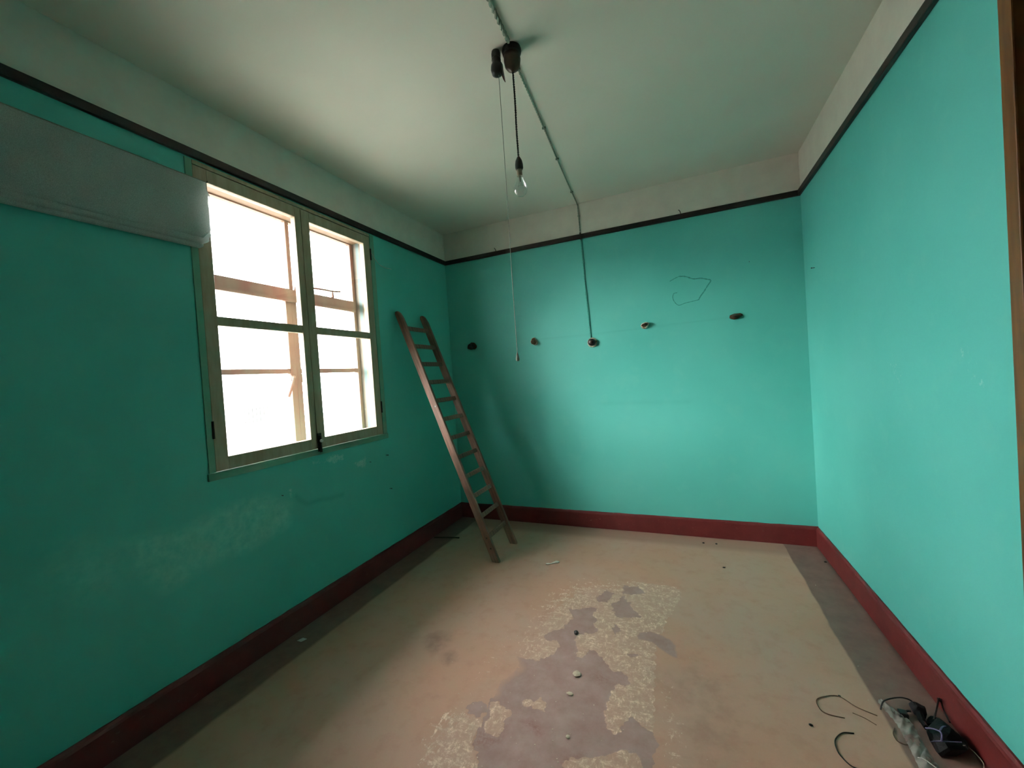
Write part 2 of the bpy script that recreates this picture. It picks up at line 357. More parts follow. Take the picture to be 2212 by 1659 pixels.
# ------------------------------------------------------------------ the floor, with its worn patches as relief and colour
POLY = {
    'CREAM_A': [(1.483,2.747), (1.731,2.794), (1.983,2.786), (2.120,2.791), (2.168,2.722), (2.134,2.576), (2.091,2.440), (2.077,2.392), (2.065,2.293), (2.036,2.183), (2.037,2.025), (2.041,1.880), (2.052,1.637), (2.022,1.632), (1.991,1.656), (1.960,1.675), (1.945,1.651), (1.933,1.611), (1.908,1.576), (1.885,1.581), (1.862,1.616), (1.852,1.666), (1.858,1.725), (1.867,1.797), (1.886,1.844), (1.911,1.833), (1.934,1.855), (1.927,1.890), (1.900,1.916), (1.845,1.918), (1.817,1.956), (1.783,1.989), (1.747,2.022), (1.706,2.033), (1.705,1.986), (1.686,1.953), (1.655,1.971), (1.649,2.027), (1.624,2.081), (1.624,2.133), (1.673,2.154), (1.717,2.174), (1.723,2.210), (1.693,2.235), (1.703,2.295), (1.666,2.329), (1.674,2.378), (1.691,2.407), (1.636,2.407), (1.582,2.367), (1.520,2.357), (1.554,2.296), (1.565,2.269), (1.542,2.204), (1.530,2.152), (1.492,2.133), (1.461,2.096), (1.451,2.047), (1.489,2.033), (1.525,2.051), (1.554,2.010), (1.543,1.936), (1.508,1.897), (1.470,1.869), (1.415,1.868), (1.358,1.867), (1.330,1.978), (1.311,2.093), (1.298,2.252), (1.323,2.465), (1.386,2.597)],
    'GREY_A': [(1.520,2.357), (1.582,2.367), (1.636,2.407), (1.691,2.407), (1.674,2.378), (1.666,2.329), (1.703,2.295), (1.693,2.235), (1.723,2.210), (1.717,2.174), (1.673,2.154), (1.624,2.133), (1.624,2.081), (1.649,2.027), (1.655,1.971), (1.686,1.953), (1.705,1.986), (1.706,2.033), (1.747,2.022), (1.783,1.989), (1.817,1.956), (1.845,1.918), (1.900,1.916), (1.927,1.890), (1.934,1.855), (1.911,1.833), (1.886,1.844), (1.867,1.797), (1.858,1.725), (1.852,1.666), (1.862,1.616), (1.885,1.581), (1.908,1.576), (1.933,1.611), (1.945,1.651), (1.960,1.675), (1.991,1.656), (2.022,1.632), (2.049,1.634), (2.053,1.610), (2.071,1.589), (2.056,1.521), (2.054,1.429), (1.473,1.228), (1.420,1.330), (1.383,1.344), (1.376,1.433), (1.374,1.493), (1.355,1.560), (1.359,1.614), (1.355,1.688), (1.404,1.794), (1.358,1.867), (1.415,1.868), (1.470,1.869), (1.508,1.897), (1.543,1.936), (1.554,2.010), (1.525,2.051), (1.489,2.033), (1.451,2.047), (1.461,2.096), (1.492,2.133), (1.530,2.152), (1.542,2.204), (1.565,2.269), (1.554,2.296)],
    'G1': [(1.651,2.522), (1.686,2.586), (1.700,2.646), (1.720,2.614), (1.758,2.610), (1.739,2.547), (1.730,2.493), (1.696,2.479), (1.666,2.491)],
    'G2': [(1.798,2.731), (1.839,2.713), (1.894,2.728), (1.945,2.659), (1.885,2.627), (1.809,2.611)],
    'G3': [(1.754,2.483), (1.790,2.510), (1.811,2.594), (1.835,2.548), (1.870,2.516), (1.875,2.469), (1.922,2.420), (1.945,2.389), (1.813,2.347), (1.778,2.409)],
    'G4': [(1.800,2.239), (1.809,2.284), (1.826,2.254), (1.845,2.233), (1.825,2.207), (1.818,2.172), (1.807,2.215)],
    'G5': [(1.933,2.214), (1.946,2.243), (1.997,2.272), (2.059,2.252), (2.103,2.228), (2.126,2.186), (2.133,2.098), (2.113,2.103), (2.056,2.141), (2.010,2.181), (1.973,2.188), (1.943,2.185)],
    'G6': [(1.905,2.055), (1.925,2.069), (1.954,2.062), (1.942,2.044), (1.914,2.040)],
    'G7': [(1.270,1.491), (1.291,1.540), (1.346,1.549), (1.373,1.508), (1.343,1.471), (1.299,1.472)],
    'CREAM_B': [(1.369,1.531), (1.369,1.561), (1.399,1.575), (1.429,1.555), (1.468,1.548), (1.478,1.515), (1.460,1.502), (1.473,1.480), (1.470,1.449), (1.478,1.423), (1.450,1.407), (1.423,1.408), (1.399,1.422), (1.390,1.460), (1.395,1.492)],
    'CREAM_C': [(1.495,1.602), (1.508,1.623), (1.548,1.628), (1.564,1.641), (1.571,1.652), (1.594,1.634), (1.612,1.611), (1.611,1.583), (1.581,1.593), (1.548,1.590), (1.525,1.578)],
    'CREAM_D': [(1.247,1.525), (1.273,1.492), (1.313,1.473), (1.347,1.468), (1.371,1.484), (1.376,1.433), (1.373,1.374), (1.382,1.340), (1.409,1.333), (1.425,1.319), (1.445,1.276), (1.468,1.227), (1.224,1.143), (1.216,1.198), (1.174,1.314), (1.155,1.405), (1.170,1.487)],
    'CREAM_E': [(1.745,1.391), (1.755,1.406), (1.784,1.425), (1.825,1.442), (1.887,1.463), (1.921,1.493), (1.961,1.516), (1.993,1.518), (2.013,1.500), (2.032,1.421), (1.765,1.329)],
    'SCRATCH_R': [(2.038,2.005), (2.088,2.010), (2.116,1.895), (2.164,1.833), (2.190,1.690), (2.185,1.474), (2.061,1.431), (2.071,1.589), (2.052,1.637)],
    'SCRATCH_L': [(1.358,1.867), (1.404,1.794), (1.355,1.688), (1.359,1.614), (1.247,1.525), (1.166,1.570), (1.148,1.745), (1.162,1.993), (1.211,2.276), (1.323,2.465), (1.298,2.252), (1.311,2.093)],
    'DARK_R': [(2.122,1.924), (2.172,1.968), (2.248,2.012), (2.322,1.944), (2.295,1.626), (2.248,1.611), (2.201,1.693), (2.170,1.827)],
    'SPOT_1': [(0.823,1.823), (0.817,1.874), (0.865,1.923), (0.919,1.932), (0.957,1.877), (0.963,1.815), (0.925,1.773), (0.864,1.779)],
    'SPOT_2': [(0.983,1.762), (0.994,1.795), (1.034,1.789), (1.064,1.747), (1.045,1.713), (1.011,1.724)],
    'RED_A': [(1.535,1.515), (1.562,1.532), (1.609,1.510), (1.637,1.484), (1.617,1.470), (1.574,1.499)],
    'RED_B': [(1.764,1.857), (1.788,1.880), (1.833,1.860), (1.830,1.835), (1.778,1.823)],
    'RED_C': [(1.383,1.344), (1.383,1.420), (1.418,1.403), (1.451,1.404), (1.484,1.418), (1.482,1.498), (1.486,1.399), (1.430,1.353)],
    'RED_D': [(1.745,1.391), (1.757,1.422), (1.802,1.447), (1.809,1.437), (1.765,1.413)],
}
def build_floor():
    xs = lines(-0.02, W+0.02, 0.06, [(0.75, 2.42, 0.004)]); ys = lines(YF-0.02, D+0.02, 0.06, [(1.14, 2.90, 0.004)])
    X, Y = np.meshgrid(xs, ys); nx, ny = len(xs), len(ys)
    # small wobble so outlines are ragged like torn paint
    wx = X + 0.004*np.sin(95*Y+3*np.sin(41*X)) + 0.003*np.sin(190*X+140*Y)
    wy = Y + 0.004*np.sin(88*X+3*np.sin(53*Y)) + 0.003*np.sin(170*Y-120*X)
    cream = np.zeros(X.shape); grey = np.zeros(X.shape); dark = np.zeros(X.shape); red = np.zeros(X.shape)
    sm = lambda v, a, b: np.clip((v-a)/(b-a), 0, 1)
    fadeL = [(1.30, 1.80), (1.31, 2.09), (1.298, 2.252), (1.323, 2.465), (1.386, 2.597), (1.483, 2.747), (1.731, 2.80)]
    A = inpoly(wx, wy, POLY['CREAM_A'])
    cream = np.maximum(cream, np.where(A, 0.25 + 0.75*sm(dist_line(X, Y, fadeL), 0.0, 0.30), 0))
    cream = np.where(A & (Y > 2.45) & (X > 2.02), np.minimum(cream, 0.8), cream)
    for k in ('CREAM_B', 'CREAM_C', 'CREAM_E'): cream = np.maximum(cream, inpoly(wx, wy, POLY[k])*1.0)
    Dp = inpoly(wx, wy, POLY['CREAM_D']); fl = [(1.21, 1.14), (1.16, 1.31), (1.155, 1.405), (1.17, 1.487), (1.247, 1.53)]
    cream = np.maximum(cream, np.where(Dp, 0.28+0.72*sm(dist_line(X, Y, fl), 0, 0.17), 0))
    def soft(poly, w): 
        p = POLY[poly]; d = dist_line(X, Y, p, True); i = inpoly(X, Y, p); return np.where(i, 0.5+0.5*sm(d, 0, w), 0.5-0.5*sm(d, 0, w))
    cream = np.maximum(cream, 0.42*soft('SCRATCH_R', 0.06)); cream = np.maximum(cream, 0.30*soft('SCRATCH_L', 0.12))
    G = inpoly(wx, wy, POLY['GREY_A'])
    gl = [(1.358, 1.867), (1.404, 1.794), (1.355, 1.688), (1.359, 1.614)]
    grey = np.where(G, 0.45 + 0.55*sm(dist_line(X, Y, gl), 0, 0.12), 0)
    for k in ('G1', 'G2', 'G3', 'G4', 'G6', 'G7'):
        g = inpoly(wx, wy, POLY[k]); grey = np.maximum(grey, g*1.0); cream = np.where(g, 0, cream)
    g5 = soft('G5', 0.03); grey = np.maximum(grey, g5); cream = np.where(g5 > 0.5, 0, cream)
    isl = inpoly(wx, wy, POLY['CREAM_B']) | inpoly(wx, wy, POLY['CREAM_C']) | inpoly(wx, wy, POLY['CREAM_E']) | Dp
    cream = np.where(G & ~isl, 0, cream); grey = np.where(isl, 0, grey)
    grey = np.maximum(grey, 0.35*soft('DARK_R', 0.10))
    dark = np.maximum(0.75*soft('DARK_R', 0.16)*0.8, np.maximum(0.7*soft('SPOT_1', 0.03), 0.8*soft('SPOT_2', 0.03)))
    for k, w in (('RED_A', 0.015), ('RED_B', 0.03), ('RED_C', 0.02), ('RED_D', 0.015)): red = np.maximum(red, soft(k, w))
    red = np.maximum(red, 0.35*np.where(G, 1-sm(dist_line(X, Y, POLY['GREY_A'][18:27]), 0, 0.05), 0))
    Z = 0.0009*(cream > 0.85) - 0.0007*(grey > 0.8)
    V = np.stack([X, Y, Z], -1).reshape(-1, 3)
    idx = np.arange(nx*ny).reshape(ny, nx)
    Fq = np.stack([idx[:-1, :-1], idx[:-1, 1:], idx[1:, 1:], idx[1:, :-1]], -1).reshape(-1, 4)
    # underside slab so that the floor has thickness
    b = len(V); V = np.vstack([V, [(xs[0], ys[0], -0.12), (xs[-1], ys[0], -0.12), (xs[-1], ys[-1], -0.12), (xs[0], ys[-1], -0.12)]])
    me = bpy.data.meshes.new('floor')
    me.vertices.add(len(V)); me.vertices.foreach_set('co', V.ravel())
    me.loops.add(Fq.size); me.polygons.add(len(Fq))
    me.loops.foreach_set('vertex_index', Fq.ravel().astype(np.int32))
    me.polygons.foreach_set('loop_start', np.arange(0, Fq.size, 4, dtype=np.int32))
    me.update(calc_edges=True)
    bm = bmesh.new(); bm.from_mesh(me); bm.verts.ensure_lookup_table()
    edge = [idx[0, :], idx[:, -1], idx[-1, ::-1], idx[::-1, 0]]
    cs = [b, b+1, b+2, b+3]
    for k in range(4):
        bm.faces.new([bm.verts[int(i)] for i in edge[k][::-1]] + [bm.verts[cs[k]], bm.verts[cs[(k+1) % 4]]])
    bm.faces.new([bm.verts[i] for i in cs[::-1]]); bm.to_mesh(me); bm.free()
    col = np.zeros((len(me.vertices), 4), dtype=np.float32); n = nx*ny
    col[:n, 0] = cream.ravel(); col[:n, 1] = grey.ravel(); col[:n, 2] = dark.ravel(); col[:n, 3] = red.ravel()
    at = me.attributes.new('wear', 'FLOAT_COLOR', 'POINT'); at.data.foreach_set('color', col.ravel())
    me.materials.append(M_FLOOR)
    o = bpy.data.objects.new('floor', me); COL.objects.link(o)
    return tag(o, 'worn beige painted floor with peeled grey and cream patches', 'floor', kind='structure')
build_floor()

# ------------------------------------------------------------------ walls and ceiling
def build_wall(name, axis, at, out, us, vs, hole, marks, mat, label):
    """axis 0: wall in the plane x=at spanning y,z ; axis 1: plane y=at spanning x,z ; out = outer face coordinate"""
    U, Vv = np.meshgrid(us, vs); nu, nv = len(us), len(vs)
    def P(u, v, d): return (d, u, v) if axis == 0 else (u, d, v)
    V = [P(u, v, at) for u, v in zip(U.ravel(), Vv.ravel())]; F = []
    inh = lambda i, j: hole and hole[0]-1e-6 < (us[i]+us[i+1])/2 < hole[1]+1e-6 and hole[2]-1e-6 < (vs[j]+vs[j+1])/2 < hole[3]+1e-6
    for j in range(nv-1):
        for i in range(nu-1):
            if not inh(i, j): F.append((j*nu+i, j*nu+i+1, (j+1)*nu+i+1, (j+1)*nu+i))
    k = len(V); ring = [(us[0], vs[0]), (us[-1], vs[0]), (us[-1], vs[-1]), (us[0], vs[-1])]
    V += [P(u, v, out) for u, v in ring]
    bot = [i for i in range(nu)]; rgt = [j*nu+nu-1 for j in range(nv)]; top = [(nv-1)*nu+i for i in range(nu)][::-1]; lft = [j*nu for j in range(nv)][::-1]
    for q, e in enumerate((bot, rgt, top, lft)): F.append(tuple(e[::-1]) + (k+q, k+(q+1) % 4))
    if hole:
        h = len(V); hr = [(hole[0], hole[2]), (hole[1], hole[2]), (hole[1], hole[3]), (hole[0], hole[3])]
        V += [P(u, v, out) for u, v in hr]
        ia, ib = int(np.argmin(abs(us-hole[0]))), int(np.argmin(abs(us-hole[1]))); ja, jb = int(np.argmin(abs(vs-hole[2]))), int(np.argmin(abs(vs-hole[3])))
        e0 = [ja*nu+i for i in range(ia, ib+1)]; e1 = [j*nu+ib for j in range(ja, jb+1)]; e2 = [jb*nu+i for i in range(ia, ib+1)][::-1]; e3 = [j*nu+ia for j in range(ja, jb+1)][::-1]
        for q, e in enumerate((e0, e1, e2, e3)): F.append(tuple(e) + (h+(q+1) % 4, h+q))
        for q in range(4): F.append((k+q, k+(q+1) % 4, h+(q+1) % 4, h+q))
    else: F.append((k, k+1, k+2, k+3))
    o = mk(name, V, F, mat, org=(0, 0, 0))
    if marks is not None:
        col = np.zeros((len(V), 4), dtype=np.float32); n = nu*nv
        for c, arr in enumerate(marks(U, Vv)): col[:n, c] = arr.ravel()
        at_ = o.data.attributes.new('marks', 'FLOAT_COLOR', 'POINT'); at_.data.foreach_set('color', col.ravel())
    return tag(o, label, 'wall', kind='structure')
sm01 = lambda v, a, b: np.clip((v-a)/(b-a), 0, 1)
def softpoly(U, V, p, w):
    d = dist_line(U, V, p, True); return np.where(inpoly(U, V, p), 0.5+0.5*sm01(d, 0, w), 0.5-0.5*sm01(d, 0, w))
HOLE = (1.285, 2.592, 1.045, 2.645)     # window opening: y0, y1, z0, z1
def marks_left(U, V):
    st = [(0.898, 0.853), (0.928, 0.832), (0.931, 0.732), (0.988, 0.629), (1.033, 0.571), (1.102, 0.580), (1.201, 0.605), (1.309, 0.614), (1.426, 0.593), (1.560, 0.623), (1.684, 0.643), (1.694, 0.766), (1.535, 0.872), (1.329, 0.874), (1.120, 0.834), (1.003, 0.852)]
    st2 = [(0.753, 0.913), (0.898, 0.853), (0.931, 0.732), (0.859, 0.639), (0.738, 0.675), (0.681, 0.821)]
    a = np.maximum(softpoly(U, V, st, 0.03), softpoly(U, V, st2, 0.06)*0.6)
    b = np.zeros(U.shape)
    for p in ([(1.871, 0.989), (1.929, 0.989), (1.927, 0.962), (1.877, 0.970)], [(1.950, 0.969), (2.026, 1.003), (2.147, 0.985), (2.131, 0.948), (2.048, 0.937)], [(2.222, 0.895), (2.347, 0.926), (2.348, 0.838), (2.246, 0.862)], [(1.69, 0.86), (1.72, 0.86), (1.715, 0.80), (1.70, 0.80)]):
        b = np.maximum(b, softpoly(U, V, p, 0.02))
    cl = [(1.739, 0.803), (1.769, 0.764), (1.817, 0.732), (1.905, 0.728), (2.018, 0.709), (2.100, 0.707)]
    c = 0.55*(1-sm01(dist_line(U, V, cl), 0.0, 0.025))
    return a, b, c
def marks_right(U, V):
    b = np.maximum(softpoly(U, V, [(2.433, 1.406), (2.366, 1.416), (2.315, 1.302), (2.337, 1.280), (2.405, 1.330)], 0.04)*0.55,
                   softpoly(U, V, [(1.944, 1.459), (1.881, 1.448), (1.818, 1.354), (1.746, 1.326), (1.811, 1.300), (1.863, 1.369)], 0.04)*0.65)
    return np.zeros(U.shape), b, np.zeros(U.shape)
def marks_back(U, V):
    # faint darker line along the row of plugs and under the second smear
    l1 = [(0.95, 1.795), (1.5, 1.79), (1.97, 1.80), (2.25, 1.805), (2.66, 1.815)]
    l2 = [(1.55, 1.155), (1.9, 1.15), (2.3, 1.14)]
    c = 0.22*(1-sm01(dist_line(U, V, l1), 0, 0.012)) + 0.16*(1-sm01(dist_line(U, V, l2), 0, 0.03))
    return np.zeros(U.shape), np.zeros(U.shape), c
build_wall('wall_left', 0, 0.0, -0.285, lines(YF, D, 0.08, [(0.6, 2.45, 0.012)], HOLE[:2]), lines(0, H, 0.08, [(0.5, 1.03, 0.012)], HOLE[2:]), HOLE, marks_left, M_WALLM,
           'teal painted left wall holding the window, white above the dark rail')
build_wall('wall_back', 1, D, D+0.2, lines(-0.285, W+0.2, 0.05), lines(0, H, 0.05, [(1.1, 1.85, 0.012)]), None, marks_back, M_WALLM,
           'teal painted back wall with a row of plugs, white above the rail')
DOOR = (0.72, 1.582, 0.0, 2.50)
build_wall('wall_right', 0, W, W+0.2, lines(YF, D, 0.08, [(1.70, 2.47, 0.012)], DOOR[:2]), lines(0, H, 0.08, [(1.26, 1.50, 0.012)], DOOR[2:]), DOOR, marks_right, M_WALLM,
           'teal painted right wall with pale scuffs beside the brown door frame')
build_wall('wall_front', 1, YF, YF-0.2, lines(-0.285, W+0.2, 0.3), lines(0, H, 0.3), None, None, M_WALL, 'teal painted wall behind the camera')
ce = mk('ceiling', boxv((-0.285, YF-0.2, H), (W+0.2, D+0.2, H+0.15)), BOXF, M_CEIL)
tag(ce, 'off-white plaster ceiling with a cable running across it', 'ceiling', kind='structure')

# paint cracks on the walls: thin raised edges of lifted paint
def crack(parent, pts, axis, at, w, mat, sign):
    P = smoothline([(p[0], p[1], 0) for p in pts], 6)[:, :2]; n = len(P)
    T = np.gradient(P, axis=0); T /= np.linalg.norm(T, axis=1)[:, None]; Nn = np.stack([-T[:, 1], T[:, 0]], 1)
    V = []
    for i in range(n):
        ww = w*(0.45+0.55*abs(math.sin(i*0.9)+0.5*math.sin(i*2.3))/1.2)
        for s, d in ((-1, 0.0005), (0, 0.0022), (1, 0.0005)):
            q = P[i]+Nn[i]*ww*s
            V.append((at+sign*d, q[0], q[1]) if axis == 0 else (q[0], at+sign*d, q[1]))
    F = [(i*3+k, i*3+k+1, i*3+k+4, i*3+k+3) for i in range(n-1) for k in range(2)]
    return mk('lifted_paint_edge', V, F, mat, parent)
M_CRACK = simple('dark_teal_crack', (0.035, 0.27, 0.22), (0.05, 0.34, 0.28), 60, 0.7)
wb = bpy.data.objects['wall_back']
CR = [(2.189, 2.170), (2.223, 2.186), (2.263, 2.201), (2.315, 2.191), (2.371, 2.163), (2.427, 2.159), (2.476, 2.143), (2.500, 2.129), (2.473, 2.089), (2.446, 2.048), (2.419, 2.014), (2.402, 1.985), (2.348, 1.978), (2.296, 1.971), (2.250, 1.960), (2.219, 1.989), (2.205, 2.030), (2.216, 2.063), (2.243, 2.067)]
crack(wb, CR[2:12], 1, D, 0.006, M_CRACK, -1); crack(wb, CR[11:], 1, D, 0.003, M_CRACK, -1); crack(wb, CR[:3], 1, D, 0.003, M_CRACK, -1)

# picture rails and baseboards
def rail(name, a, b, label):
    o = box(name, a, b, M_RAIL, bev=0.006); return tag(o, label, 'picture rail', kind='structure')
rail('trim_1', (0, YF, ZR), (0.022, D-0.022, ZR+RAILH), 'dark picture rail along the left wall above the window')
rail('trim_2', (0, D-0.022, ZR), (W, D, ZR+RAILH), 'dark picture rail along the back wall')
rail('trim_3', (W-0.022, YF, ZR), (W, D-0.022, ZR+RAILH), 'dark picture rail along the right wall')
def baseboard(name, run, label):
    """run: (axis, wall coordinate, inward sign, start, end)"""
    ax, at, sg, s, e = run
    prof = [(0, 0), (0.018, 0), (0.018, ZB-0.022), (0.015, ZB-0.010), (0.008, ZB), (0, ZB)]
    V, F = [], []; m = len(prof); ts = np.linspace(s, e, int(abs(e-s)/0.05)+2); rr = random.Random(name)
    for t in ts:
        j = rr.uniform(-0.0015, 0.0015)
        for d, z in prof:
            q = at+sg*d; zz = z + (j if z > 0.1 else 0); V.append((q, t, zz) if ax == 0 else (t, q, zz))
    n = len(ts)
    F = [(i*m+k, i*m+(k+1) % m, (i+1)*m+(k+1) % m, (i+1)*m+k) for i in range(n-1) for k in range(m)] + [tuple(range(m)), tuple(range((n-1)*m, n*m))[::-1]]
    return tag(mk(name, V, F, M_BASE), label, 'baseboard', kind='structure')
baseboard('baseboard_left', (0, 0.0, 1, YF, D-0.018), 'maroon baseboard along the left wall below the window')
baseboard('baseboard_back', (1, D, -1, 0.0, W), 'maroon baseboard along the back wall')
baseboard('baseboard_right', (0, W, -1, 1.632, D-0.018), 'scuffed maroon baseboard along the right wall')

# ------------------------------------------------------------------ the window
win = empty('window_1', (0, 1.92, 1.03))
tag(win, 'double-leaf wooden window with khaki casements in front of a steel outer window', 'window', kind='structure')
y0, y1, z0, z1 = HOLE
def framev(ya, yb, za, zb, wl_, wr, wb_, wt, xa, xb):
    return boxes([((xa, ya, za), (xb, ya+wl_, zb)), ((xa, yb-wr, za), (xb, yb, zb)), ((xa, ya+wl_, za), (xb, yb-wr, za+wb_)), ((xa, ya+wl_, zb-wt), (xb, yb-wr, zb))])
for nm, a, b in (('casing_stile', (-0.06, 1.259, 1.062), (0.007, 1.291, 2.662)), ('casing_stile', (-0.06, 2.552, 1.062), (0.007, 2.597, 2.662)),
                 ('casing_head', (-0.06, 1.293, 2.640), (0.007, 2.550, 2.662)), ('casing_sill', (-0.06, 1.252, 1.022), (0.012, 2.603, 1.060))):
    box(nm, a, b, M_FRAMEG if 'stile' in nm or 'sill' in nm else M_FRAME, win, 0.002)
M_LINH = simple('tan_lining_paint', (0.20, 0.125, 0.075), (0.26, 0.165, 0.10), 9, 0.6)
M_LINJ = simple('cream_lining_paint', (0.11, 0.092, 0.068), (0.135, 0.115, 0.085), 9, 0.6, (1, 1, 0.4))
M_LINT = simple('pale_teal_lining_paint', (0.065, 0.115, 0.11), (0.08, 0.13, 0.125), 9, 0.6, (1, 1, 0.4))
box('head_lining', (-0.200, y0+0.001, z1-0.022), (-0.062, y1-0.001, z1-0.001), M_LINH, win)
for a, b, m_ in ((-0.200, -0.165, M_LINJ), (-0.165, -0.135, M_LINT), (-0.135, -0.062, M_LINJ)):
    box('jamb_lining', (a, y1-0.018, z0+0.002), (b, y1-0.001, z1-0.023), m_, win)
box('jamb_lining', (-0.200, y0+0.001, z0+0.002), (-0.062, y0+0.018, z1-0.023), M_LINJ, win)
def casement(ya, yb, wl_, wr, hinge):
    x0_, x1_ = -0.036, 0.005; za, zb = 1.064, 2.637
    V, F = framev(ya, yb, za, zb, wl_, wr, 0.068, 0.067, x0_, x1_)
    c = mk('casement', V, F, M_FRAME, win); bevel(c, 0.002, 1)
    V, F = boxes([((x0_+0.004, ya+wl_, 1.824), (x1_-0.004, yb-wr, 1.872))]); mk('muntin', V, F, M_FRAME, c)
    for p, q in ((za+0.068, 1.824), (1.872, zb-0.067)):
        box('pane', (-0.018, ya+wl_-0.004, p-0.004), (-0.015, yb-wr+0.004, q+0.004), M_GLASS, c)
    for zz in (1.28, 2.50):
        V, F = lathe_vf([(0.006, -0.045), (0.006, 0.045)], (0.008, hinge, zz), 'z', 8); mk('hinge', V, F, M_IRON, c)
    return c
casement(1.2925, 1.9285, 0.0655, 0.0535, 1.2915); c2 = casement(1.9315, 2.5505, 0.0535, 0.0685, 2.5515)
V, F = boxes([((0.004, 1.919, 1.068), (0.010, 1.941, 2.632))]); mk('meeting_bead', V, F, M_FRAME, win)
# bolt at the foot of the meeting stiles
V, F = join(boxes([((0.010, 1.915, 1.045), (0.016, 1.945, 1.165))]), lathe_vf([(0.008, -0.06), (0.008, 0.05)], (0.022, 1.93, 1.10), 'z', 10))
bo = mk('bolt', V, F, M_IRON, win)
V, F = lathe_vf([(0.009, 0), (0.011, 0.006), (0.009, 0.014)], (0.024, 1.93, 1.115), 'x', 12); mk('bolt_knob_highlight', V, F, M_WHITE, bo)  # white colour stands in for the highlight on the dark metal bolt
# outer steel window
XA, XB = -0.236, -0.203
V, F = framev(y0, y1, z0, z1, 0.032, 0.045, 0.038, 0.03, XA, XB); mk('outer_frame', V, F, M_STEEL, win)
box('mullion', (XA, 1.930, z0+0.038), (XB, 1.975, 2.075), M_STEEL, win, 0.004)
box('mullion', (XA-0.012, 1.975, z0+0.038), (XB-0.006, 2.018, 2.075), M_STEEL, win, 0.004)
box('mullion', (XA, 1.966, 2.150), (XB, 1.996, z1-0.03), M_STEEL, win, 0.004)
tr = box('transom', (XA-0.01, y0+0.032, 2.072), (XB+0.012, y1-0.045, 2.150), M_STEEL, win, 0.005)
V, F = boxes([((XB+0.012, y0+0.04, 2.062), (XB+0.020, y1-0.05, 2.082))]); mk('transom_lip', V, F, M_STEEL, win)
for a, b in ((y0+0.032, 1.930), (2.018, y1-0.045)):
    box('glazing_bar', (XA+0.004, a, 1.574), (XB-0.004, b, 1.606), M_STEEL, win, 0.003)
    for p, q in ((z0+0.038, 1.574), (1.606, 2.072), (2.150, z1-0.03)):
        box('pane', (-0.222, a-0.003, p-0.003), (-0.219, b+0.003, q+0.003), M_GLASS, win)
V, F = join(tube_vf(smoothline([(XB+0.004, 1.94, 1.545), (XB+0.03, 1.928, 1.542), (XB+0.034, 1.90, 1.48), (XB+0.034, 1.873, 1.416)], 5), 0.009, 7), lathe_vf([(0.014, 0), (0.016, 0.012), (0.010, 0.03)], (XB, 1.935, 1.545), 'x', 10))
mk('casement_handle', V, F, M_STEEL, win)
V, F = tube_vf(smoothline([(XB+0.014, 2.05, 2.152), (XB+0.016, 2.06, 2.178), (XB+0.016, 2.20, 2.192), (XB+0.016, 2.325, 2.196), (XB+0.016, 2.40, 2.205)], 5), 0.007, 6); st = mk('window_stay', V, F, M_STEEL, win)
V, F = lathe_vf([(0.012, 0), (0.008, 0.03), (0.005, 0.046)], (XB+0.014, 2.325, 2.149), 'z', 8); mk('stay_pin', V, F, M_STEEL, st)
V, F = tube_vf(smoothline([(XB+0.006, 2.005, 2.150), (XB+0.012, 2.012, 2.185), (XB+0.014, 2.03, 2.200), (XB+0.014, 2.055, 2.192)], 5), 0.007, 6); mk('window_stay', V, F, M_STEEL, win)
V, F = lathe_vf([(0.012, -0.03), (0.012, 0.03)], (XB-0.002, 2.026, 1.54), 'z', 8); mk('hinge', V, F, M_STEEL, win)

# ------------------------------------------------------------------ the door at the right edge
door = empty('door_1', (W, 1.16, 0)); tag(door, 'brown wooden door in its frame at the right edge', 'door', kind='structure')
V, F = boxes([((W-0.022, 1.580, 0), (W+0.05, 1.630, 2.56))]); a = mk('architrave', V, F, M_WOODD, door); bevel(a, 0.004)
V, F = boxes([((W-0.022, 0.67, 0), (W+0.05, 0.722, 2.56))]); a = mk('architrave', V, F, M_WOODD, door); bevel(a, 0.004)
V, F = boxes([((W-0.022, 0.722, 2.50), (W+0.05, 1.580, 2.56))]); a = mk('architrave', V, F, M_WOODD, door); bevel(a, 0.004)
V, F = boxes([((W+0.10, 0.722, 0.006), (W+0.14, 1.582, 2.50))]); dl = mk('door_leaf', V, F, M_WOODD, door)
V, F = boxes([((W+0.092, 0.722, 0.006), (W+0.10, 1.525, 2.50))]); mk('door_panel', V, F, M_WOODD, dl)
V, F = lathe_vf([(0.012, 0), (0.012, -0.03), (0.026, -0.035), (0.028, -0.06), (0.016, -0.07)], (W+0.092, 0.80, 1.02), 'x', 14); mk('door_knob', V, F, M_BRASS, dl)

